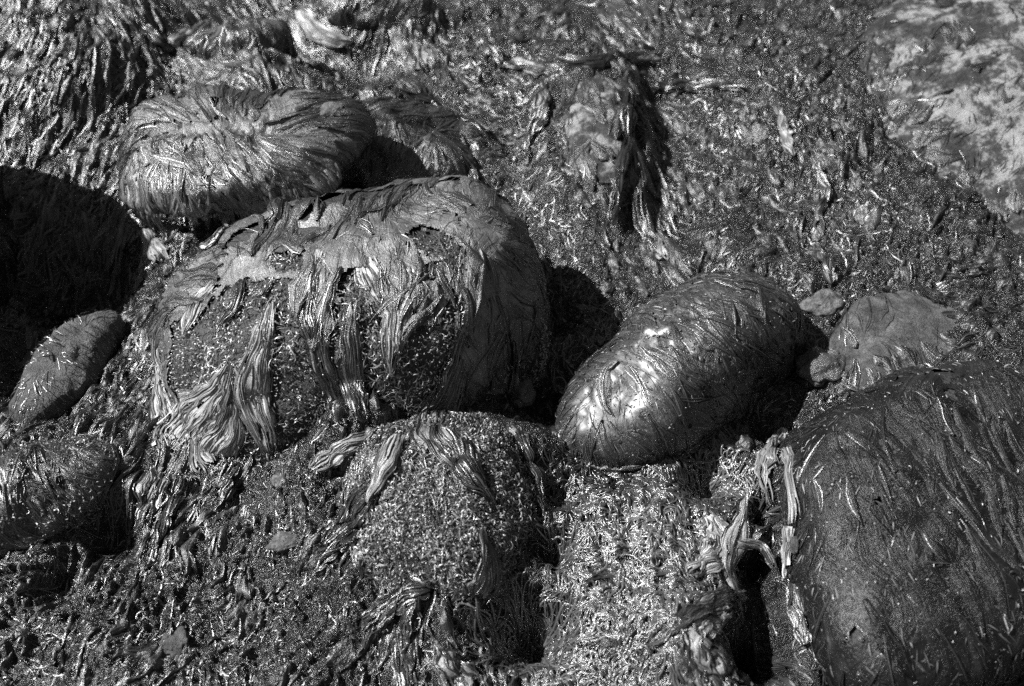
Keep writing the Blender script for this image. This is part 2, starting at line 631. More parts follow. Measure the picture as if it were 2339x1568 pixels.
def grow_on(bd, P, length, nseg, width, wander=0.5, wfreq=9.0, lift=0.004, liftvar=0.004, seed=0, uphill=False, lumps=None):
    """strands lying on a boulder and running out onto the ground at its foot"""
    pts, ns = [], []
    n = len(P)
    off = rng.normal(0, 0.35, n)
    lf = lift + liftvar * rng.random(n)
    step = length / nseg
    for k in range(nseg + 1):
        N = bd.normal(P)
        S = bd.snap(P)
        hg = hground(S[:, 0], S[:, 1], False)
        low = S[:, 2] < hg
        S[low, 2] = hg[low]
        N[low] = unit(N[low] * 0.3 + np.array((0, 0, 0.7)))
        pts.append(S + N * (bd.film(S) + lf * (0.4 + 0.6 * math.sin(PI * min(1, k / nseg * 0.8 + 0.1))))[:, None])
        ns.append(N)
        d = bd.comb(S, N)
        d[low, 2] = 0
        d = unit(d)
        side = np.cross(N, d)
        ang = off + wander * noise(S[:, 0] * wfreq, S[:, 1] * wfreq, S[:, 2] * wfreq, seed) * 2 \
            + 0.3 * wander * noise(S[:, 0] * wfreq * 3.3, S[:, 1] * wfreq * 3.3, S[:, 2] * wfreq * 3.3, seed + 5) * 2
        d = d * np.cos(ang)[:, None] + side * np.sin(ang)[:, None]
        P = S + d * step[:, None]
    return np.stack(pts, 1), np.stack(ns, 1)


def lock_mesh(cen, nrm, width, snapf, lift, ridge_amp, across=7, fibres=3, fw=(1.4, 2.2)):
    """flat sheaves of weed along centre lines cen (n,k,3); returns sheet and fibre meshes"""
    n, k, _ = cen.shape
    T = unit(np.gradient(cen, axis=1))
    S = unit(np.cross(T, nrm))
    x = np.linspace(0, 1, k)
    peak = rng.uniform(.25, .7, n)[:, None]
    prof = np.where(x[None] < peak, .25 + .75 * (x[None] / peak), ((1 - x[None]) / (1 - peak)).clip(0) ** .8 + .03)
    hw = width[:, None] * .5 * prof
    t = np.linspace(-1, 1, across)
    idn = (np.arange(n) * 7.13)[:, None, None]
    jag = 1 + .3 * noise(np.broadcast_to(x[None, :, None] * 6, (n, k, across)) + idn, np.broadcast_to(np.sign(t)[None, None, :] * 3 + idn, (n, k, across)), seed=401)
    off = t[None, None, :] * hw[:, :, None] * jag
    G = cen[:, :, None, :] + S[:, :, None, :] * off[..., None]
    flat, N2 = snapf(G.reshape(-1, 3))
    xx = np.broadcast_to(x[None, :, None] * 3, off.shape) + idn
    tt = np.broadcast_to(t[None, None, :] * 2.1, off.shape) + idn * 1.7
    rd = noise(tt, xx, seed=402) * ridge_amp + ridge_amp * .7 * (1 - t ** 2)[None, None, :]
    lf = (lift * (.4 + .9 * rng.random(n)))[:, None, None]
    V = flat + N2 * ((lf + rd) * (1 - np.abs(t) ** 2.5)[None, None, :] + .0006).reshape(-1)[:, None]
    b = (np.arange(n) * k * across)[:, None]
    g = ngrid(np.arange(across), np.arange(k))
    F = (g[None] + b[:, :, None]).reshape(-1, 4)
    ln = np.linalg.norm(np.diff(cen, axis=1), axis=2).sum(1)
    uv = np.stack([(off + idn * .37).ravel(), (x[None, :, None] * ln[:, None, None] + 0 * off + idn * .11).ravel()], 1)
    # fibres lying in the sheet, some straying over its edge
    m = n * fibres
    own = np.repeat(np.arange(n), fibres)
    VG = V.reshape(n, k, across, 3)
    c0 = rng.uniform(0, across - 1.001, m)
    fp, fn = [], []
    NG = N2.reshape(n, k, across, 3)
    dr = rng.normal(0, .12, m)
    for q in range(0, k, 2):
        c = np.clip(c0 + dr * q, 0, across - 1.001)
        ci = c.astype(int)
        fr = (c - ci)[:, None]
        p = VG[own, q, ci] * (1 - fr) + VG[own, q, ci + 1] * fr
        fp.append(p + NG[own, q, ci] * .002)
        fn.append(NG[own, q, ci])
    return V, F, uv, n, k * across, np.stack(fp, 1), np.stack(fn, 1)


def curls(P, N, length, nseg, kink, lift):
    """short curly shoots standing and lying on a surface"""
    n = len(P)
    a = rng.random(n) * 2 * PI
    ref = np.where(np.abs(N[:, 2:3]) > 0.9, np.array((1.0, 0, 0)), np.array((0, 0, 1.0)))
    e1 = unit(np.cross(N, ref))
    e2 = np.cross(N, e1)
    d = e1 * np.cos(a)[:, None] + e2 * np.sin(a)[:, None]
    cur = rng.normal(0, kink, n)
    pts, ns = [], []
    rise = rng.random(n) * lift
    Q = P.copy()
    for k in range(nseg + 1):
        t = k / nseg
        pts.append(Q + N * (rise * (math.sin(PI * (0.15 + 0.75 * t))) + 0.001)[:, None])
        ns.append(N)
        s = np.cross(N, d)
        ang = cur + rng.normal(0, kink * 0.5, n)
        d = unit(d * np.cos(ang)[:, None] + s * np.sin(ang)[:, None])
        Q = Q + d * (length / nseg)[:, None]
    return np.stack(pts, 1), np.stack(ns, 1)


def sample_faces(V, F, n, keep=None):
    A, Bq, C, D = (V[F[:, i]] for i in range(4))
    ar = np.linalg.norm(np.cross(C - A, D - Bq), axis=1) * 0.5
    if keep is not None:
        ar = ar * keep
    f = rng.choice(len(F), n, p=ar / ar.sum())
    u, v = rng.random((n, 1)), rng.random((n, 1))
    return (A[f] * (1 - u) + Bq[f] * u) * (1 - v) + (D[f] * (1 - u) + C[f] * u) * v


# X, Y, image angle of the strands (deg, counter-clockwise from right), coherence, curl, length, tone
FIELD = np.array([
    (60, 60, 75, .8, .3, 60, .4), (300, 60, 115, .9, .3, 80, .6), (450, 90, 150, .9, .2, 90, .6), (150, 200, 70, .8, .3, 60, .5),
    (250, 280, 60, .8, .3, 60, .5), (700, 60, 140, .9, .3, 90, .6), (830, 110, 80, .6, .5, 50, .2), (960, 110, 110, .9, .2, 80, .5),
    (1100, 60, 100, .5, .6, 45, .4), (1250, 60, 45, .5, .6, 45, .5), (1450, 60, 110, .8, .3, 70, .6), (1650, 60, 60, .4, .5, 35, .4),
    (1850, 100, 50, .5, .4, 35, .4), (1100, 180, 160, .4, .6, 45, .6), (1080, 280, 150, .7, .5, 70, .5), (1050, 380, 145, .6, .6, 60, .5),
    (1170, 420, 90, .3, .9, 35, .6), (1560, 230, 160, .6, .6, 40, .4), (1650, 330, 100, .5, .8, 40, .5), (1560, 400, 110, .7, .5, 60, .4),
    (1750, 450, 100, .5, .7, 40, .5), (1900, 350, 100, .6, .4, 40, .4), (1950, 500, 80, .4, .6, 45, .5), (1500, 560, 125, .7, .5, 70, .5),
    (1400, 560, 100, .4, .9, 30, .5), (1650, 600, 30, .6, .6, 45, .4), (1300, 700, 100, .4, .7, 40, .2), (1280, 900, 100, .4, .7, 40, .2),
    (2050, 620, 60, .3, .8, 45, .5), (2200, 600, 20, .5, .5, 45, .3), (2000, 690, 150, .4, .6, 40, .5), (1880, 880, 100, .3, .9, 30, .2),
    (1350, 1120, 90, .3, 1.0, 45, .4), (1450, 1250, 40, .3, 1.1, 45, .7), (1300, 1430, 170, .5, 1.0, 50, .6), (1500, 1400, 160, .4, 1.0, 50, .7),
    (1600, 1290, 60, .6, .6, 60, .8), (1580, 1500, 120, .8, .4, 90, .7), (1400, 1540, 170, .4, .9, 50, .5), (1700, 1150, 100, .3, 1.0, 40, .5),
    (1200, 1540, 150, .5, .8, 50, .5), (1050, 1530, 115, .8, .4, 100, .5), (900, 1430, 70, .9, .3, 90, .5), (760, 1500, 80, .5, .6, 40, .4),
    (380, 1140, 75, .7, .4, 80, .4), (330, 1240, 70, .8, .4, 80, .3), (450, 1350, 60, .6, .8, 45, .5), (600, 1450, 60, .6, .8, 40, .5),
    (200, 1450, 60, .7, .7, 45, .5), (80, 1500, 50, .7, .6, 50, .5), (620, 1180, 70, .6, .8, 45, .5), (150, 650, 80, .6, .4, 60, .2)])
FA = np.radians(FIELD[:, 2])
F2 = np.stack([np.cos(2 * FA), np.sin(2 * FA)], 1) * FIELD[:, 3:4]


def field(px, py):
    d2 = (px[:, None] - FIELD[None, :, 0]) ** 2 + (py[:, None] - FIELD[None, :, 1]) ** 2 + 900
    w = d2 ** -1.8
    w /= w.sum(1, keepdims=True)
    v = w @ F2
    ang = 0.5 * np.arctan2(v[:, 1], v[:, 0])
    return ang, np.hypot(v[:, 0], v[:, 1]), w @ FIELD[:, 4], w @ FIELD[:, 5], w @ FIELD[:, 6]


# ------------------------------------------------------------------ build: ground
YB, YT = -1.02, 1.72                               # near and far end of the finely built floor


def halfw(y):                                      # the floor is gridded as finely as it shows
    return np.maximum((0.62 * (y + 1.5) + 1.9 * 0.78) * 0.60, .5)


NU, NV = 660, 490
fu = np.linspace(-1.06, 1.06, NU)
tv = np.linspace(0, 1, NV)
fys = YB + (YT - YB) * (0.62 * tv + 0.38 * tv ** 2)
FU, FY = np.meshgrid(fu, fys)
qx, qy = (FU * halfw(FY)).ravel(), FY.ravel()


def flow_relief():
    """relief of combed wet weed: white noise smeared along the field"""
    P0 = np.stack([qx, qy, np.zeros_like(qx)], 1)
    X, Y = to_px(P0)
    ang = np.empty(len(qx))
    coh = np.empty(len(qx))
    crl = np.empty(len(qx))
    for c in range(0, len(qx), 60000):
        e = slice(c, c + 60000)
        ang[e], coh[e], crl[e], _, _ = field(np.clip(X[e], -400, 2800), np.clip(Y[e], -400, 2000))
    ang = ang + noise(qx * 30, qy * 30, seed=77) * 2.0 * crl + noise(qx * 70, qy * 70, seed=78) * 1.2 * crl + noise(qx * 14, qy * 14, seed=79) * .8
    vx, vy = np.cos(ang), np.sin(ang) / SINP
    sh = FU.shape
    h = halfw(qy)
    vx = ((vx - FU.ravel() * .372 * vy) / h / (fu[1] - fu[0])).reshape(sh)
    vy = vy.reshape(sh) / np.gradient(fys)[:, None]
    n = np.hypot(vx, vy)
    vx, vy = vx / n, vy / n
    W = rng.normal(0, 1, sh)
    W = W + .6 * np.roll(W, 1, 0) + .6 * np.roll(W, 1, 1)
    acc = np.zeros(sh)
    J, I = np.mgrid[0:sh[0], 0:sh[1]].astype(float)
    for sgn in (1, -1):
        x, y = I.copy(), J.copy()
        for k in range(9):
            xi = np.clip(np.rint(x), 0, sh[1] - 1).astype(int)
            yi = np.clip(np.rint(y), 0, sh[0] - 1).astype(int)
            acc += W[yi, xi] * (1 - k / 10)
            x = x + sgn * vx[yi, xi] * .9
            y = y + sgn * vy[yi, xi] * .9
    acc /= acc.std()
    return acc


LIC = flow_relief()
DET = gdetail_raw(qx, qy).reshape(FU.shape)
amp_ = 0.0054 * (0.7 + 0.5 * noise(qx * 5, qy * 5, seed=91)).reshape(FU.shape)
GRIDH['H'] = DET + np.clip(LIC, -2.2, 2.2) * amp_
us = np.concatenate([np.linspace(-5, fu[0], 14)[:-1], fu, np.linspace(fu[-1], 5, 14)[1:]])
ys = np.concatenate([np.linspace(-3.6, fys[0], 8)[:-1], fys, np.linspace(fys[-1], 10, 14)[1:]])
U2, Y2 = np.meshgrid(us, ys)
gx, gy = (U2 * halfw(Y2)).ravel(), Y2.ravel()
GV = np.stack([gx, gy, hground(gx, gy)], 1)
GF = ngrid(us, ys)
ground = tag(mesh_obj('ground', GV, GF, M_GROUND), 'dark rocky shore floor under a mat of wet algae', 'ground', kind='structure')

# ------------------------------------------------------------------ build: rocks and their algae film
SPEC = {
    'main': dict(label='largest boulder in the middle, draped with pale torn algae over curly turf', m=M_DARK, film=M_FILM, res=.0042, hair=1000, turf=24000),
    'lower': dict(label='rounded boulder of curly turf just below the largest boulder', m=M_DARK, film=None, res=.009, hair=500, turf=13000),
    'right': dict(label='egg shaped boulder with a glaring sunlit wet end', m=M_DARK, film=M_FILM_WET, res=.0042, hair=400, turf=2200),
    'big': dict(label='broad smooth dark boulder filling the lower right corner', m=M_DARK, film=M_FILM_DARK, res=.0055, hair=160, turf=2000),
    'beyond': dict(label='dark boulder behind a black crack at the right edge', m=M_DARK, film=M_FILM_DARK, res=.009, hair=300, turf=0),
    'mop': dict(label='boulder with hair like algae combed over its front rim', m=M_DARK, film=M_FILM, res=.0048, hair=900, turf=0),
    'shoulder': dict(label='dark shaggy boulder beside the hairy mop boulder', m=M_DARK, film=M_FILM_DARK, res=.007, hair=700, turf=0),
    'cap': dict(label='small rough boulder with a dark hollow on its right, near the top edge', m=M_SLAB, film=None, res=.007, hair=350, turf=0),
    'cobble': dict(label='bare oblong cobble leaning out of the dark crevice', m=M_ROCK, film=None, res=.005, hair=900, turf=0),
    'pillar': dict(label='half bare grey boulder with dark strands down its right side', m=M_PALE, film=None, res=.006, hair=400, turf=0),
    'corner': dict(label='shaggy boulder at the left edge below the bare cobble', m=M_DARK, film=M_FILM_DARK, res=.008, hair=500, turf=1500),
    'slope': dict(label='pale patchy bare rock in the upper right corner', m=M_PALE, film=None, res=.008, hair=5000, turf=0),
    'slab': dict(label='flat grey slab between the egg shaped and the broad smooth boulder', m=M_SLAB, film=None, res=.005, hair=120, turf=0),
    'ledge': dict(label='pale hump of rock above the black hollow by the top edge', m=M_SLAB, film=None, res=.007, hair=400, turf=0),
    'shade_boulder': dict(label='dark boulder added at the left edge to cast the shade over the crevice', m=M_DARK, film=M_FILM_DARK, res=.009, hair=500, turf=0),
    'wall': dict(label='low shaggy boulder in the upper left corner above the crevice', m=M_DARK, film=M_FILM, res=.009, hair=1000, turf=0),
}
MAIN_FILM = [(300, 860), (322, 720), (400, 630), (600, 535), (800, 470), (1000, 425), (1130, 415), (1210, 470), (1270, 600), (1250, 710),
             (1190, 800), (1120, 870), (1070, 940), (1000, 970), (1035, 870), (1058, 780), (1062, 690), (1030, 655), (1000, 740), (975, 750),
             (950, 690), (930, 640), (915, 700), (890, 775), (872, 755), (880, 690), (850, 620), (810, 615), (785, 640), (770, 690), (700, 700),
             (690, 640), (620, 640), (560, 648), (500, 660), (480, 700), (450, 725), (400, 735), (370, 800), (362, 860), (335, 910)]
MAIN_HOLES = [[(925, 535), (960, 525), (1010, 535), (1050, 575), (1062, 640), (1010, 605), (950, 575)],
              [(965, 610), (1010, 600), (1020, 640), (985, 650)],
              [(610, 590), (680, 570), (700, 620), (640, 630)], [(1020, 480), (1050, 490), (1060, 520), (1030, 505)]]
LOCKS = {'main': 420, 'lower': 200, 'right': 190, 'big': 170, 'beyond': 160, 'mop': 460, 'shoulder': 260, 'cap': 60, 'pillar': 150, 'corner': 200, 'ledge': 90, 'wall': 420, 'shade_boulder': 150, 'slope': 900, 'slab': 70}
roots = {}
rock_faces = []
for key, sp in SPEC.items():
    bd = B[key]
    per = bd.ax.mean() * PI / 2
    n = int(np.clip(per / (sp['res'] * (2.4 if sp['film'] else 1.2)), 20, 120))
    D, F = cubesphere(n)
    V = bd.c + D * bd.radial(D)[:, None]
    nn = bd.normal(V)
    rough_ = 0.010 * fbm(V[:, 0] * 16, V[:, 1] * 16, V[:, 2] * 16, 3, bd.seed + 50)
    V = V + nn * rough_[:, None] * (1.0 if not sp['film'] else 0.7)
    cz = V[F].mean(1)
    F = F[cz[:, 2] > hground(cz[:, 0], cz[:, 1], False) - 0.06]
    root = tag(mesh_obj('boulder', V, F, sp['m']), sp['label'], 'boulder', 'weed covered boulders on the shore')
    roots[key] = root
    sp['V'], sp['F'] = V, F
    rock_faces.append((V, F))
    if sp['film']:
        n = int(np.clip(per / sp['res'] / 1.1, 30, 200))
        D, F = cubesphere(n)
        P = bd.c + D * bd.radial(D)[:, None]
        N = bd.normal(P)
        cz = P[F].mean(1)
        F = F[cz[:, 2] > hground(cz[:, 0], cz[:, 1], False) - 0.04]
        uv = bd.fibre_uv(P)
        wob = 0.010 * fbm(P[:, 0] * 10, P[:, 1] * 10, P[:, 2] * 10, 2, bd.seed + 3)
        u2 = uv[:, 0] + wob
        ridge = noise(u2 * 70, uv[:, 1] * 5, seed=bd.seed) * 0.6 + noise(u2 * 160, uv[:, 1] * 9, seed=bd.seed + 1) * 0.4
        bd.mat = True
        off = bd.film(P) + 0.0035 * ridge
        V = P + N * off[:, None]
        px, py = to_px(P[F].mean(1))
        Pc = P[F].mean(1)
        if key == 'main':
            jx = 16 * noise(Pc[:, 0] * 60, Pc[:, 1] * 60, Pc[:, 2] * 20, 3)
            jy = 10 * noise(Pc[:, 0] * 60, Pc[:, 1] * 60, Pc[:, 2] * 20, 4)
            keep = inpoly(px + jx, py + jy, MAIN_FILM)
            for h in MAIN_HOLES:
                keep &= ~inpoly(px + jx, py + jy, h)
            back = np.sum(N[F].mean(1) * (CAM - Pc), 1) < 0
            keep |= back
        else:
            hole = fbm(Pc[:, 0] * 14, Pc[:, 1] * 14, Pc[:, 2] * 14, 3, bd.seed + 70)
            keep = hole > {'big': -.55, 'right': -.66}.get(key, -.42)
        o = mesh_obj('algae_mat', V, F[keep], sp['film'], root, uv=uv, tone=np.clip(.5 + .35 * fbm(P[:, 0] * 6, P[:, 1] * 6, P[:, 2] * 6, 3, bd.seed + 33), 0, 1))
        o['kind'] = 'stuff'

# ------------------------------------------------------------------ build: hair and turf on the boulders
for key, sp in SPEC.items():
    bd, root = B[key], roots[key]
    V, F = sp['V'], sp['F']
    cz = V[F].mean(1)
    up = (cz[:, 2] > hground(cz[:, 0], cz[:, 1], False) - 0.01).astype(float)
    k = bd.k
    if sp['hair']:
        P = sample_faces(V, F, sp['hair'], up)
        if key == 'pillar':
            x, y = to_px(P)
            P = P[(x > 1420) | (x < 1300) | (y < 130) | (y > 450) | (rng.random(len(x)) < .08)]
        if key in ('big', 'main', 'right'):        # pale fibres painted in as streak highlights on the mat
            Pd = sample_faces(V, F, {'big': 700, 'main': 2600, 'right': 500}[key], up)
            if key == 'main':
                x, y = to_px(Pd)
                Pd = Pd[inpoly(x, y, MAIN_FILM) & ((x > 850) | (rng.random(len(x)) < .3))]
            ld = (9 + 24 * rng.random(len(Pd)) ** 1.5) * k
            dw = (1.2 + 1.7 * rng.random(len(Pd)) ** 2) * k
            pts, ns = grow_on(bd, Pd, ld, 5, dw, wander=.15, lift=.0015, liftvar=.002, seed=71)
            v, f, t = ribbons(pts, ns, dw, roll=.5, raised=.7)
            o = mesh_obj('highlight_fibres', v, f, M_PALEHAIR, root, tone=t * .40)
            o['kind'] = 'stuff'
        if key == 'main':
            x, y = to_px(P)
            P = P[inpoly(x, y, MAIN_FILM) | (y < 620)]
        if key == 'slope':
            x, y = to_px(P)
            P = P[rng.random(len(P)) < np.exp(-(x - 1960).clip(0) / 130) + .12]
        m_ = len(P)
        Ls = (40 + 90 * rng.random(m_)) * k
        if key == 'big':
            Ls *= 0.6
        if key in ('slope', 'cobble'):
            Ls *= 0.3
        wd = (1.0 + 1.6 * rng.random(m_) ** 2) * k
        if key == 'big':
            wd *= 1.2
        pts, ns = grow_on(bd, P, Ls, 9, wd, wander=.28, lift=.001 if sp['film'] else .004, liftvar=.004, seed=bd.seed)
        v, f, t = ribbons(pts, ns, wd, roll=.3, raised=.8)
        o = mesh_obj('algae_strands', v, f, M_HAIR, root, tone=t)
        o['kind'] = 'stuff'
    nl = LOCKS.get(key, 0)
    if nl:
        P = sample_faces(V, F, nl, up)
        x, y = to_px(P)
        if key == 'pillar':
            P = P[(x > 1420) | (x < 1300) | (y < 130) | (y > 450) | (rng.random(len(x)) < .08)]
        if key == 'main':
            P = P[(inpoly(x, y, MAIN_FILM) & ~inpoly(x, y, MAIN_HOLES[0])) & ((y > 560) | (x > 900) & (rng.random(len(x)) < .5) | (x < 900))]
        if key == 'slope':
            P = P[rng.random(len(P)) < np.exp(-(x - 1950 + (y - 250).clip(0) * -.35).clip(0) / 110) + .04]
        if key == 'slab':
            P = P[(P[:, 2] - hground(P[:, 0], P[:, 1], False)) < .03]
        if key == 'lower':
            P = P[(np.hypot((x - 960) / 190, (y - 1170) / 130) > 1)]
        m_ = len(P)
        Ls = (50 + 110 * rng.random(m_)) * k * {'big': 1.3, 'slope': .6, 'slab': .6}.get(key, 1)
        pts, ns = grow_on(bd, P, Ls, 13, Ls, wander=.25, wfreq=7, lift=.0, liftvar=.0, seed=bd.seed + 7)
        wd = (14 + 46 * rng.random(m_) ** 1.5) * k * (.7 if key in ('big', 'right') else 1)

        def snapf(Q, bd=bd):
            S = bd.snap(Q)
            N = bd.normal(S)
            S = S + N * bd.film(S)[:, None]
            hg = hground(S[:, 0], S[:, 1])
            low = S[:, 2] < hg
            S[low, 2] = hg[low]
            N[low] = unit(N[low] * .3 + np.array((0, 0, .7)))
            return S, N
        v, f, uv, n_, per, fp, fn = lock_mesh(pts, ns, wd, snapf, .0025, .003 if key != 'big' else .0015, fibres=2 if key == 'big' else 5)
        tn = np.clip(.42 + .3 * noise(P[:, 0] * 8, P[:, 1] * 8, P[:, 2] * 8, bd.seed) + rng.normal(0, .2, n_), 0, 1)
        o = mesh_obj('algae_locks', v, f, M_LOCK if key not in ('big', 'beyond') else M_FILM_DARK, root, uv=uv, tone=np.repeat(tn, per))
        o['kind'] = 'stuff'
        fw = (.9 + 1.5 * rng.random(len(fp)) ** 2) * k
        v, f, t = ribbons(fp, fn, fw, roll=.3, raised=.9)
        o = mesh_obj('algae_fibres', v, f, M_HAIR, root, tone=t)
        o['kind'] = 'stuff'
    if sp['turf']:
        P = sample_faces(V, F, sp['turf'], up)
        if key == 'main':
            x, y = to_px(P)
            ok = ~inpoly(x, y, MAIN_FILM)
            for h in MAIN_HOLES:
                ok |= inpoly(x, y, h)
            P = P[ok & (y > 560 - (x - 780) * .1)]
        N = bd.normal(P)
        m_ = len(P)
        Ls = (9 + 14 * rng.random(m_)) * k * (.6 if sp['film'] and key != 'main' else 1) * (.9 + .9 * noise(P[:, 0] * 14, P[:, 1] * 14, P[:, 2] * 14, 47)).clip(.35)
        wd = (1.3 + 1.5 * rng.random(m_)) * k
        if sp['film'] and key != 'main':
            P = P + N * bd.film(P)[:, None]
        pts, ns = curls(P, N, Ls, 5, .45, .012 if key not in ('big', 'right') else .004)
        v, f, t = ribbons(pts, ns, wd, roll=.9, raised=.7)
        t = np.clip(t * np.repeat(1.0 + 1.3 * fbm(P[:, 0] * 9, P[:, 1] * 9, P[:, 2] * 9, 3, 44), len(t) // len(P)), 0, 1)
        if key in ('big', 'right'):
            t = t * .35
        o = mesh_obj('algae_turf', v, f, M_TURF, root, tone=t)
        o['kind'] = 'stuff'

# ------------------------------------------------------------------ build: fringe hanging free under the rim of the mop boulder
bd = B['mop']
nf = 70
az = np.repeat(rng.uniform(-2.75, -.45, nf), 8) + rng.normal(0, .022, nf * 8)
d = unit(np.stack([np.cos(az) * 1.5, np.sin(az), np.full(len(az), .02)], 1))
Q = bd.snap(bd.c + d)
nq = bd.normal(Q)
hl = (np.repeat(rng.uniform(25, 95, nf), 8) * (.6 + .5 * rng.random(nf * 8)) * bd.k) * np.where(az < -2.1, 1.25, .8)
gat = np.repeat(rng.uniform(.3, .9, nf), 8)
ctr = np.repeat(Q.reshape(nf, 8, 3).mean(1), 8, axis=0)
pts = []
for q in range(9):
    t_ = q / 8
    p = Q + (ctr - Q) * (gat * t_)[:, None] + nq * (.014 * math.sin(PI * min(1, .2 + t_)))
    p[:, 2] -= hl * t_
    p[:, 0] += .010 * noise(az * 9, np.full(len(az), t_ * 2.0), seed=611) * t_
    pts.append(p)
fw = (1.6 + 3.2 * rng.random(len(az)) ** 2) * bd.k
v, f, t = ribbons(np.stack(pts, 1), np.repeat(nq[:, None], 9, 1), fw, roll=.5, raised=.7)
o = mesh_obj('fringe', v, f, M_PALEHAIR, roots['mop'], tone=np.clip(t * .7, 0, 1))
o['kind'] = 'stuff'

# paler combed locks paint the sun's highlight along its rim
az = rng.uniform(-2.9, -.35, 75)
Q = bd.snap(bd.c + unit(np.stack([np.cos(az) * 1.6, np.sin(az), rng.uniform(.16, .34, 75)], 1)))
Ls = rng.uniform(55, 105, 75) * bd.k
pts, ns = grow_on(bd, Q, Ls, 13, Ls, wander=.2, wfreq=9, lift=0, liftvar=0, seed=640)


def rim_snap(R):
    S = bd.snap(R)
    N = bd.normal(S)
    return S + N * (bd.film(S) + .002)[:, None], N


v, f, uv, n_, per, fp, fn = lock_mesh(pts, ns, rng.uniform(12, 36, 75) * bd.k, rim_snap, .003, .003, fibres=6)
o = mesh_obj('combed_rim', v, f, M_GREYWEED, roots['mop'], uv=uv, tone=np.repeat(rng.uniform(.2, .8, n_), per))
o['kind'] = 'stuff'
v, f, t = ribbons(fp, fn, (1.0 + 1.6 * rng.random(len(fp)) ** 2) * bd.k, roll=.3, raised=.9)
o = mesh_obj('rim_fibres', v, f, M_PALEHAIR, roots['mop'], tone=t * .6)
o['kind'] = 'stuff'

# ------------------------------------------------------------------ build: algae on the ground
def ground_points(n, poly=None, avoid=None):
    out = []
    tot = 0
    while tot < n:
        P = np.stack([rng.uniform(-1.9, 1.9, n), rng.uniform(-1.0, 1.6, n), np.zeros(n)], 1)
        P[:, 2] = hground(P[:, 0], P[:, 1], False)
        x, y = to_px(P)
        ok = (x > -180) & (x < PW + 180) & (y > -140) & (y < PH + 140)
        if poly is not None:
            ok &= inpoly(x, y, poly)
        if avoid is not None:
            ok &= ~inpoly(x, y, avoid) | (rng.random(len(x)) < .25)
        P = P[ok]
        hid = np.zeros(len(P), bool)
        for b in B.values():
            hid |= b.inside(P, -0.01)
        P = P[~hid]
        out.append(P)
        tot += len(P)
    return np.concatenate(out)[:n]


def ground_strands(name, P, nseg, wid, lscale, curlscale, m, lift, raised, label, tonemul=1.0, cfreq=26, roll=.5):
    n = len(P)
    x, y = to_px(P)
    ang, coh, curl, Ln, tn = field(x, y)
    k = (P - CAM) @ FW * 2 * TX / PW
    L = Ln * lscale * k * (0.5 + rng.random(n))
    sgn = np.where(rng.random(n) < 0.5, 0, PI)
    a0 = ang + sgn + rng.normal(0, 1, n) * (1 - coh) * 1.3
    own = rng.normal(0, .25, n) * curl * curlscale
    lf = lift * (0.3 + rng.random(n))
    pts, ns = [], []
    Q = P.copy()
    a = a0
    for s in range(nseg + 1):
        Q[:, 2] = hground(Q[:, 0], Q[:, 1])
        N = ground_frame(Q)
        pts.append(Q + N * (lf * (0.5 + 0.5 * math.sin(PI * (0.1 + .8 * s / nseg))))[:, None])
        ns.append(N)
        tw = noise(Q[:, 0] * cfreq, Q[:, 1] * cfreq, seed=77) * 2.2 * curl * curlscale
        a = a + own
        d = np.stack([np.cos(a + tw), np.sin(a + tw) / SINP, np.zeros(n)], 1)
        Q = Q + unit(d) * (L / nseg)[:, None]
    patch = .75 + 1.1 * fbm(P[:, 0] * 6, P[:, 1] * 6, oct=3, seed=66)
    tone = np.clip(tn * tonemul * rng.beta(2, 2.2, n) * 1.6 * patch, 0, 1)
    wd = wid * k * (0.5 + rng.random(n))
    v, f, t = ribbons(np.stack(pts, 1), np.stack(ns, 1), wd, roll=roll, raised=raised, tone=tone)
    return tag(mesh_obj(name, v, f, m, tone=t), label, 'algae', kind='stuff')


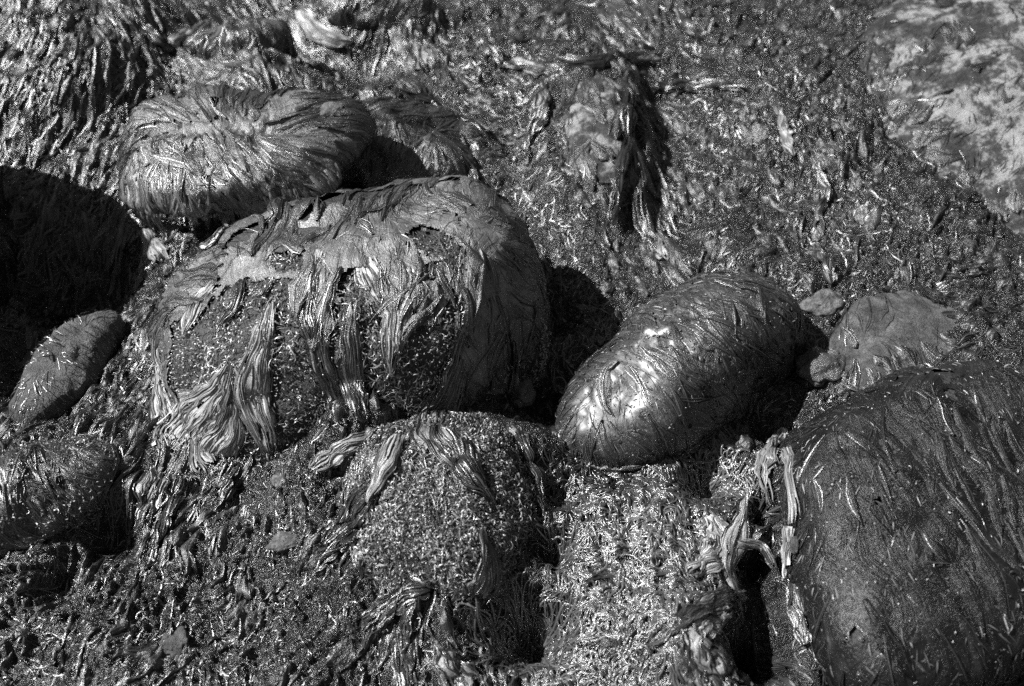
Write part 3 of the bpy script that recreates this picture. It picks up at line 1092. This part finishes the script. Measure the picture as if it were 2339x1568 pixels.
WORMS = [(1250, 1040), (1700, 1040), (1760, 1180), (1640, 1300), (1560, 1400), (1660, 1480), (1640, 1720), (1090, 1720), (1120, 1430), (1300, 1340), (1240, 1200)]
def ground_locks(n):
    P = ground_points(n)
    x, y = to_px(P)
    ang, coh, curl, Ln, tn = field(x, y)
    k = (P - CAM) @ FW * 2 * TX / PW
    ok = rng.random(len(P)) < coh * 1.15
    P, x, y, ang, coh, curl, Ln, tn, k = (q[ok] for q in (P, x, y, ang, coh, curl, Ln, tn, k))
    n = len(P)
    L = Ln * k * rng.uniform(.7, 1.9, n)
    a = ang + np.where(rng.random(n) < .5, 0, PI) + rng.normal(0, .5, n) * (1.1 - coh)
    Q = P.copy()
    pts, ns = [], []
    for q in range(14):
        Q[:, 2] = hground(Q[:, 0], Q[:, 1], False)
        pts.append(Q.copy())
        ns.append(ground_frame(Q))
        tw = noise(Q[:, 0] * 15, Q[:, 1] * 15, seed=77) * 1.4 * curl
        d = np.stack([np.cos(a + tw), np.sin(a + tw) / SINP, np.zeros(n)], 1)
        Q = Q + unit(d) * (L / 13)[:, None]

    def snapf(R):
        R = R.copy()
        R[:, 2] = hground(R[:, 0], R[:, 1])
        return R, ground_frame(R)
    wd = (10 + 34 * rng.random(n) ** 1.8) * k
    v, f, uv, n_, per, fp, fn = lock_mesh(np.stack(pts, 1), np.stack(ns, 1), wd, snapf, .004, .0035, fibres=5)
    tone = np.clip(tn * .8 * (.5 + rng.random(n)) + .25 * noise(P[:, 0] * 7, P[:, 1] * 7, seed=55), 0, 1)
    tag(mesh_obj('lock_algae', v, f, M_LOCK, uv=uv, tone=np.repeat(tone, per)), 'flat wet sheaves of algae lying over the shore floor', 'algae', kind='stuff')
    fw = (.9 + 1.5 * rng.random(len(fp)) ** 2) * np.repeat(k, 5)
    v, f, t = ribbons(fp, fn, fw, roll=.3, raised=.9)
    tag(mesh_obj('fibre_algae', v, f, M_HAIR, tone=t), 'thin fibres running along the flat sheaves of algae', 'algae', kind='stuff')


ground_locks(2600)
ground_strands('hair_algae', ground_points(14000, avoid=WORMS), 9, 2.0, 1.3, .8, M_HAIR, .0025, .8, 'fine dark strands of algae matted over the shore floor', roll=.3)
ground_strands('turf_algae', ground_points(5500, avoid=WORMS), 4, 2.0, .35, 1.3, M_TURF, .0025, .9, 'short curly algae scattered between the strands', .7)
ground_strands('wet_algae', ground_points(4200, WORMS), 10, 4.0, 1.4, .9, M_WORM, .006, 1.2, 'wet glistening curls of algae lying in the hollow at the bottom', 1.0, 34, .25)

# ------------------------------------------------------------------ build: loose algae tongues (each a thing of its own)
bv, bf, nb_ = [], [], 0
for V, F in rock_faces + [(GV, GF)]:
    bv.append(V)
    bf.append(F + nb_)
    nb_ += len(V)
BVH = BVHTree.FromPolygons(np.concatenate(bv).tolist(), np.concatenate(bf).tolist())
KEYS = list(SPEC)


def hit(X, Y):
    d = ray(X, Y)
    loc, nor, idx, dist = BVH.ray_cast(Vector(CAM), Vector(d))
    if loc is None:
        p = at(X, Y)
        return p, np.array((0, 0, 1.0))
    return np.array(loc), np.array(nor)


def lay(P, lift):
    """put points on whatever lies under them"""
    out = P.copy()
    nn = np.zeros_like(P)
    for i, p in enumerate(P):
        loc, nor, idx, dist = BVH.find_nearest(Vector(p))
        nor = np.array(nor)
        if nor @ (CAM - np.array(loc)) < 0 and nor[2] < 0:
            nor = -nor
        out[i] = np.array(loc) + nor * lift
        nn[i] = nor
    return out, nn


def smooth_rows(A, it):
    for _ in range(it):
        A[1:-1] = 0.5 * A[1:-1] + 0.25 * (A[:-2] + A[2:])
        A[:, 1:-1] = 0.5 * A[:, 1:-1] + 0.25 * (A[:, :-2] + A[:, 2:])
    return A


def tongue(name, path, m, hm, label, cat='seaweed', group=None, lift=.010, free=0.0, zs=None, solid=False, fray=1.0, strands=26, seed=0, hole=None):
    path = np.array(path, float)
    C = []
    for X, Y, w in path:
        p, n = hit(X, Y)
        if zs is not None:
            p = at(X, Y, zs[len(C)])
        C.append(p)
    C = np.array(C)
    k = mpp(C.mean(0))
    seg = np.r_[0, np.cumsum(np.linalg.norm(np.diff(C, axis=0), axis=1))]
    ln = seg[-1]
    ns_ = int(np.clip(ln / (4.2 * k), 12, 110))
    s = np.linspace(0, ln, ns_)

    def cr(y):
        y0 = np.interp(s, seg, y)
        for _ in range(max(2, ns_ // 12)):
            y0[1:-1] = .5 * y0[1:-1] + .25 * (y0[:-2] + y0[2:])
        return y0
    cen = np.stack([cr(C[:, i]) for i in range(3)], 1)
    hw = cr(path[:, 2]) * k
    nt_ = int(np.clip(hw.max() * 2 / (3.6 * k), 8, 50))
    cl, cn = lay(cen, lift)
    T = unit(np.gradient(cen, axis=0))
    view = unit(CAM - cen)
    cn = unit(cn * 0.5 + view * 0.5)
    S = unit(np.cross(T, cn))
    t = np.linspace(-1, 1, nt_)
    edge = 1 + fray * (0.22 * noise(s / k / 44, np.full(ns_, seed + .3), seed=seed) + .16 * noise(s / k / 9, np.full(ns_, seed + .3), seed=seed + 1))
    edge2 = 1 + fray * (0.22 * noise(s / k / 44, np.full(ns_, seed + .3), seed=seed + 2) + .16 * noise(s / k / 9, np.full(ns_, seed + .3), seed=seed + 3))
    E = 1 + (np.where(t[None, :] < 0, edge[:, None], edge2[:, None]) - 1) * t[None, :] ** 4
    G = cen[:, None, :] + S[:, None, :] * (t[None, :] * hw[:, None] * E)[:, :, None]
    flat = G.reshape(-1, 3)
    L_, N_ = lay(flat, lift)
    if zs is not None:
        Lg = L_.reshape(G.shape)
        G[:, :, 2] = np.maximum(G[:, :, 2], np.minimum(Lg[:, :, 2], G[:, :, 2] + .02))
    elif free > 0:
        mixv = free * np.sin(np.linspace(0, PI, ns_))[:, None, None] if free < 1 else np.ones((ns_, 1, 1))
        Lg = L_.reshape(G.shape)
        G = Lg * (1 - mixv) + G * mixv
    else:
        G = L_.reshape(G.shape)
    G = smooth_rows(G, 3)
    Ng = smooth_rows(N_.reshape(G.shape), 6)
    Ng = unit(Ng)
    SS, TT = np.meshgrid(s / k, t, indexing='ij')
    ac = TT * hw.mean() / k
    wave = ac + 5 * noise(SS / 90, ac / 40, seed=seed + 6)
    ridge = noise(wave / 9, SS / 140, seed=seed + 7) * .0016 + noise(wave / 4.2, SS / 90, seed=seed + 8) * .0012
    ridge += .004 * noise(SS / 40, ac / 40, seed=seed + 9)
    if solid:
        ridge = ridge * .5 + .003 * noise(SS / 12, ac / 12, seed=seed + 40)
    G = G + Ng * (ridge - (.007 if not solid else .016) * np.abs(TT) ** 4)[:, :, None]
    V = G.reshape(-1, 3)
    F = ngrid(np.arange(nt_), np.arange(ns_))
    fs = (SS / SS.max()).ravel()[F].mean(1)
    ft = TT.ravel()[F].mean(1)
    fa = wave.ravel()[F].mean(1)
    fS = SS.ravel()[F].mean(1)
    tipn = noise(fa / 7, fS / 60, seed=seed + 10)
    keep = tipn * .5 + .5 > np.clip((fs - .72) / .28, 0, 1) * 1.05 * min(1, fray) - 1e-3
    keep &= tipn * .5 + .5 > np.clip((.12 - fs) / .12, 0, 1) * .8 * min(1, fray) - 1e-3
    holes = noise(fa / 12, fS / 55, seed=seed + 12) * .7 + noise(fa / 5, fS / 25, seed=seed + 13) * .3
    keep &= holes > (-.62 if not solid else -2)
    if solid:
        keep[:] = True
    if hole is not None:
        px, py = to_px(V[F].mean(1))
        for hx, hy, rx, ry in hole:
            keep &= ((px - hx) / rx) ** 2 + ((py - hy) / ry) ** 2 > 1
    uv = np.stack([wave.ravel() * k, SS.ravel() * k], 1)
    root = tag(mesh_obj(name, V, F[keep], m, uv=uv, tone=np.clip(.5 + .4 * fbm(SS / 50, ac / 25, oct=3, seed=seed + 60), 0, 1).ravel()), label, cat, group)
    # strands along and beyond it
    nst = strands * 3
    j = rng.uniform(-1.08, 1.08, nst)
    a0 = rng.uniform(0, .75, nst)
    le = rng.uniform(.15, .4, nst)
    pts, nr = [], []
    for q in range(9):
        pos = np.clip(a0 + le * q / 8, 0, 1) * (ns_ - 1)
        i0 = np.clip(pos.astype(int), 0, ns_ - 2)
        fr = (pos - i0)[:, None]
        tj = np.clip(j + .10 * noise(pos / 9, j * 9, seed=seed + 20), -1.15, 1.15)
        c0 = np.clip((tj + 1) / 2, 0, 1) * (nt_ - 1)
        c_i = np.clip(c0.astype(int), 0, nt_ - 2)
        cf = (c0 - c_i)[:, None]
        p = (G[i0, c_i] * (1 - cf) + G[i0, c_i + 1] * cf) * (1 - fr) + (G[i0 + 1, c_i] * (1 - cf) + G[i0 + 1, c_i + 1] * cf) * fr
        p = p + S[i0] * ((np.abs(tj) - 1).clip(0) * np.sign(tj) * hw[i0])[:, None]
        n_ = Ng[i0, c_i]
        pts.append(p + n_ * .003)
        nr.append(n_)
    wd = (1.8 + 3.0 * rng.random(nst) ** 2) * k
    v, f, tn = ribbons(np.stack(pts, 1), np.stack(nr, 1), wd, roll=.6, raised=.8)
    o = mesh_obj('fibres', v, f, hm, root, tone=tn)
    o['kind'] = 'stuff'
    return root


GRP = 'algae tongues draped on the largest boulder'
TONGUES = [
    # path (X, Y, half width), bleached?, label, group
    ([(372, 740, 22), (366, 820, 20), (372, 890, 24), (392, 950, 50), (405, 1010, 60)], 'p', 'pale narrow tongue along the left flank of the largest boulder', GRP),
    ([(625, 690, 10), (606, 760, 24), (580, 850, 42), (572, 900, 46), (600, 970, 34), (618, 1035, 16)], 'p', 'brightest long pale tongue on the front of the largest boulder', GRP),
    ([(528, 830, 9), (505, 890, 34), (455, 950, 80), (420, 990, 95), (390, 1030, 60)], 'p', 'wide bleached fan spread over the lower left of the largest boulder', GRP),
    ([(530, 920, 20), (520, 980, 45), (480, 1030, 60), (500, 1060, 45)], 'p', 'bleached sheet with dark creases at the foot of the largest boulder', GRP),
    ([(755, 580, 50), (730, 650, 48), (712, 720, 34), (728, 790, 24), (745, 850, 24), (768, 910, 20), (790, 980, 9)], 'g', 'long grey tongue crossing the middle of the largest boulder from ridge to foot', GRP),
    ([(812, 690, 8), (800, 770, 24), (805, 850, 32), (815, 930, 20), (825, 965, 8)], 'g', 'grey spindle shaped tongue loose at its top end', GRP),
    ([(835, 600, 34), (868, 660, 38), (905, 715, 30), (898, 770, 24), (888, 850, 6)], 'p', 'pale tongue bending right below the ridge of the largest boulder', GRP),
    ([(940, 620, 26), (972, 690, 26), (985, 730, 14), (978, 757, 4)], 'g', 'short pointed grey tongue beside the turf window', GRP),
    ([(1070, 720, 30), (1048, 800, 26), (1028, 860, 34), (1000, 930, 40), (985, 1000, 60), (1030, 1060, 50), (1075, 1115, 22)], 'g', 'grey sheet linking the largest boulder with the rounded turf boulder', GRP),
    ([(555, 640, 14), (548, 700, 16), (520, 735, 12), (500, 760, 4)], 'g', 'thin forked tongue on the upper left front of the largest boulder', GRP),
    ([(500, 655, 26), (462, 690, 38), (440, 735, 26), (430, 770, 8)], 'p', 'pale lobe hanging at the upper left of the largest boulder', GRP),
    ([(860, 985, 16), (800, 1015, 26), (750, 1050, 22), (712, 1075, 8)], 'p', 'pale sheet slanting between the largest and the rounded turf boulder', None),
    ([(910, 1010, 18), (885, 1065, 24), (868, 1110, 16), (850, 1150, 5)], 'p', 'small pale tongue on top of the rounded turf boulder', None),
    ([(860, 1120, 20), (822, 1165, 46), (795, 1210, 44), (750, 1260, 50), (700, 1300, 34)], 'd', 'dark sheet frayed to the left off the rounded turf boulder', None),
    ([(1085, 1210, 8), (1105, 1270, 22), (1108, 1320, 34), (1090, 1365, 40)], 'g', 'grey tongue running down the right flank of the rounded turf boulder', None),
    ([(1000, 1330, 30), (940, 1350, 24), (880, 1390, 30), (830, 1440, 30)], 'd', 'dark streaked sheet swept left from the foot of the turf boulder', None),
    ([(945, 1370, 16), (930, 1430, 20), (925, 1500, 22), (930, 1590, 26)], 'd', 'dark straight bundle hanging towards the bottom edge below the turf boulder', None),
    ([(1005, 1470, 10), (1030, 1520, 26), (1060, 1560, 40), (1080, 1600, 40)], 'g', 'grey plume opening at the bottom edge beside the dark straight bundle', None),
    ([(312, 440, 18), (300, 500, 22), (285, 570, 28), (275, 640, 34)], 'g', 'long grey curtain hanging off the left end of the mop boulder', None),
    ([(345, 500, 12), (352, 560, 20), (375, 600, 24)], 'p', 'bright short strand curtain under the mop boulder', None),
    ([(525, 505, 5), (515, 540, 10), (480, 570, 12), (450, 585, 6)], 'p', 'pale torn strip in the black gap under the mop boulder', None),
    ([(640, 470, 8), (640, 500, 12), (615, 525, 12)], 'g', 'grey strip hanging from the right part of the mop boulder', None),
    ([(1410, 190, 14), (1428, 280, 20), (1440, 360, 24), (1450, 450, 22), (1475, 540, 18), (1512, 605, 10)], 'd', 'dark bundle down the right side of the half bare boulder', None),
    ([(1425, 320, 8), (1412, 390, 12), (1402, 460, 10), (1395, 520, 6)], 'd', 'thin dark bundle on the half bare boulder next to the thicker one', None),
    ([(1120, 130, 6), (1190, 148, 16), (1260, 158, 22), (1340, 152, 20), (1430, 140, 16), (1540, 128, 14)], 'g', 'grey band stretched across the top of the half bare boulder', None),
    ([(935, 40, 14), (945, 85, 20), (960, 130, 28), (975, 170, 34)], 'g', 'grey fan hanging near the top edge beside the black hollow', None),
    ([(1490, 540, 6), (1505, 570, 12), (1520, 600, 12)], 'p', 'small pale loop of weed above the egg shaped boulder', None),
    ([(1790, 985, 14), (1757, 1040, 20), (1748, 1090, 18), (1770, 1150, 14)], 'p', 'pale ridge of weed on the left rim of the broad smooth boulder', None),
    ([(1800, 1000, 10), (1815, 1060, 12), (1822, 1120, 12), (1830, 1200, 22)], 'p', 'thin pale strip inside the left rim of the broad smooth boulder', None),
    ([(1818, 1320, 14), (1822, 1380, 24), (1832, 1440, 18), (1850, 1490, 8)], 'g', 'grey weed strip below the limpet on the rim of the broad smooth boulder', None),
    ([(1815, 1200, 22), (1812, 1260, 28), (1815, 1320, 18)], 'p', 'pale weed patch round the limpet on the broad smooth boulder', None),
    ([(1620, 1190, 10), (1640, 1235, 28), (1625, 1280, 34), (1560, 1320, 14)], 'p', 'pale ragged web above the bright strap at the bottom', None),
    ([(1690, 1360, 14), (1640, 1372, 24), (1580, 1410, 26), (1520, 1450, 24), (1470, 1500, 10)], 'g', 'broad grey strap slanting down left near the bottom edge', None),
    ([(1650, 1395, 12), (1615, 1420, 34), (1590, 1460, 30)], 'p', 'white rounded sheet tucked under the broad grey strap', None),
    ([(1570, 1440, 30), (1590, 1500, 50), (1640, 1560, 60), (1680, 1600, 50)], 'g', 'fan of grey strands spreading to the bottom edge by the black hole', None),
    ([(1165, 770, 4), (1168, 850, 6), (1165, 900, 14), (1195, 930, 14)], 'g', 'thin strand cord hanging in the shadow right of the largest boulder', None),
    ([(1385, 10, 8), (1410, 50, 18), (1450, 95, 20), (1490, 120, 8)], 'g', 'grey streak of weed falling from the top edge above the half bare boulder', None),
    ([(1540, 20, 8), (1560, 60, 14), (1600, 100, 8)], 'g', 'small grey streak of weed at the top edge right of the longer one', None),
    ([(1100, 90, 6), (1130, 130, 16), (1145, 165, 10)], 'd', 'small dark tuft above the left end of the grey band', None),
    ([(900, 215, 10), (980, 235, 24), (1060, 285, 26), (1110, 320, 10)], 'd', 'dark streaked weed spreading right from the dark shaggy boulder', None),
    ([(960, 300, 8), (1030, 350, 18), (1080, 400, 14), (1110, 450, 6)], 'd', 'dark thin weed slanting down right behind the largest boulder', None),
    ([(1250, 190, 8), (1235, 260, 22), (1215, 320, 16), (1200, 370, 5)], 'g', 'grey split tuft left of the bare face of the half bare boulder', None),
    ([(1480, 200, 10), (1560, 205, 20), (1650, 200, 14), (1700, 205, 5)], 'd', 'dark band trailing right from the top of the half bare boulder', None),
    ([(1780, 250, 6), (1790, 310, 14), (1805, 360, 8)], 'p', 'pale short strip on the algae flat right of the half bare boulder', None),
    ([(1870, 380, 5), (1885, 440, 10), (1870, 500, 12), (1880, 540, 4)], 'g', 'thin grey strip on the algae flat below the pale short strip', None),
    ([(1860, 560, 8), (1890, 620, 18), (1905, 660, 8)], 'g', 'grey tuft above the round pale pebble', None),
    ([(380, 110, 8), (420, 90, 16), (480, 62, 16), (540, 55, 6)], 'p', 'pale swept lock on the left shoulder of the small rough boulder', None),
    ([(300, 20, 14), (320, 70, 24), (360, 105, 20), (400, 120, 8)], 'g', 'grey sweeping lock curving down left of the small rough boulder', None),
    ([(690, 30, 8), (720, 70, 20), (770, 95, 18), (810, 100, 6)], 'p', 'pale lock curving between the small rough boulder and the black hollow', None),
    ([(360, 1080, 26), (350, 1130, 34), (330, 1190, 14)], 'g', 'grey flap below the bottom left of the largest boulder', None),
    ([(420, 1090, 10), (400, 1150, 16), (370, 1220, 12), (350, 1300, 5)], 'd', 'dark thin strip hanging below the grey flap', None),
    ([(540, 1060, 12), (520, 1120, 14), (505, 1180, 6)], 'd', 'dark tuft under the foot of the brightest long pale tongue', None),
    ([(1170, 980, 8), (1200, 1040, 22), (1220, 1100, 16), (1235, 1170, 5)], 'g', 'grey lock down the shaded right shoulder of the turf boulder', None),
    ([(1050, 1010, 26), (1060, 1070, 30), (1090, 1120, 18), (1110, 1150, 4)], 'd', 'smooth dark lock over the top right of the turf boulder', None),
]
WEBS = [
    ([(1706, 1120, 5), (1700, 1185, 13), (1686, 1235, 36), (1668, 1290, 15), (1680, 1350, 12), (1692, 1400, 16)], (.12, .10, .08, .06, .03, .0), 'g', 'torn web of weed bridging the dark gap left of the broad boulder'),
    ([(1612, 1180, 7), (1650, 1222, 24), (1690, 1245, 12)], (.04, .06, .08), 'p', 'pale arm of the torn web reaching up left over the dark gap'),
    ([(1680, 1240, 14), (1738, 1248, 9), (1768, 1300, 5)], (.08, .08, .06), 'g', 'thin rim of the torn web curling over the black hole'),
]
MM = {'p': (M_BLEACHED, M_PALEHAIR), 'g': (M_GREYWEED, M_HAIR), 'd': (M_FILM_DARK, M_HAIR)}
for i, (path, c, label, g) in enumerate(TONGUES):
    tongue('seaweed_tongue', path, MM[c][0], MM[c][1], label, 'seaweed', g or 'loose algae tongues among the boulders', lift=.010 if g else .018, seed=100 + i * 31,
           strands=int(34 + 0.08 * sum(p[2] for p in path)))

for i, (path, zs, c, label) in enumerate(WEBS):
    tongue('seaweed_web', path, MM[c][0], MM[c][1], label, 'seaweed', 'torn webs of weed over the dark gap', zs=zs, seed=900 + i * 31, strands=14, fray=.6)


# ------------------------------------------------------------------ build: stones and shells
def stone(X, Y, rx, ry, rz, yaw, m, label, seed, name='stone', group='small bare stones among the algae'):
    p, n = hit(X, Y)
    k = mpp(p)
    D, F = cubesphere(18)
    q = D * np.array((rx, ry, rz)) * k
    q = q * (1 + .40 * fbm(D[:, 0] * 1.7, D[:, 1] * 1.7, D[:, 2] * 1.7, 3, seed))[:, None]
    q = q @ rot(math.radians(yaw)).T
    return tag(mesh_obj(name, q + p + n * (rz * k * -.2 + .004), F, m), label, 'stone', group)


STONES = [
    (1885, 692, 46, 40, 30, 10, M_STONE, 'round pale pebble beside the dark end of the egg shaped boulder'),
    (1190, 885, 30, 50, 26, 10, M_WETSTONE, 'wet upright pebble in the shadow right of the largest boulder'),
    (1878, 838, 56, 50, 30, 20, M_WETSTONE, 'dark glistening stone wedged against the flat grey slab'),
    (752, 255, 34, 24, 14, 30, M_STONE, 'pale stone showing on top right of the mop boulder'),
    (645, 1100, 18, 26, 14, 60, M_STONE, 'white stone at the foot of the largest boulder'),
    (650, 1240, 36, 24, 16, 20, M_STONE, 'pale lumpy stone in the turf left of the dark sheet'),
    (400, 1470, 32, 36, 20, 20, M_SLAB, 'grey rounded stone alone in the lower left carpet'),
    (1390, 1468, 15, 14, 11, 0, M_WETSTONE, 'small wet pebble added to make a star of sun glare'),  # pebble made up to carry a sun glint
    (1430, 1388, 24, 9, 8, 10, M_WETSTONE, 'flat wet sliver glinting above the star pebble'),
    (540, 150, 26, 10, 8, 0, M_STONE, 'white chip in the hollow of the small top boulder'),
    (1970, 1460, 9, 8, 6, 0, M_WETSTONE, 'tiny wet pebble added for a glint low on the broad smooth boulder'),  # another added pebble, here only for its glint
]
for i, q in enumerate(STONES):
    stone(*q, seed=200 + i)


def limpet(X, Y, r, label):
    p, n = hit(X, Y)
    k = mpp(p) * r
    n = unit(n)
    e1 = unit(np.cross(n, (0, 0, 1.0)))
    e2 = np.cross(n, e1)
    na, nr = 36, 8
    V, F = [], []
    for i in range(nr):
        t = i / (nr - 1)
        rad = [1.25, 1.15, 1.0, .95, .62, .4, .18, .02][i]
        hh = [.02, .22, .20, .08, .34, .48, .58, .6][i]
        for j in range(na):
            a = 2 * PI * j / na
            rr = rad * (1 + .05 * math.cos(9 * a))
            V.append(p + (e1 * math.cos(a) * rr + e2 * math.sin(a) * rr * .85) * k + n * (hh * k + .012))
    for i in range(nr - 1):
        for j in range(na):
            F.append((i * na + j, i * na + (j + 1) % na, (i + 1) * na + (j + 1) % na, (i + 1) * na + j))
    return tag(mesh_obj('limpet', V, F, M_SLAB), label, 'limpet', 'limpets on the broad smooth boulder')


limpet(1828, 1248, 17, 'ribbed limpet low in the pale weed on the rim of the broad boulder')

import sys; print('TRIS', sum(len(o.data.loop_triangles) or sum(len(p.vertices) - 2 for p in o.data.polygons) for o in scene.objects if o.type == 'MESH'))
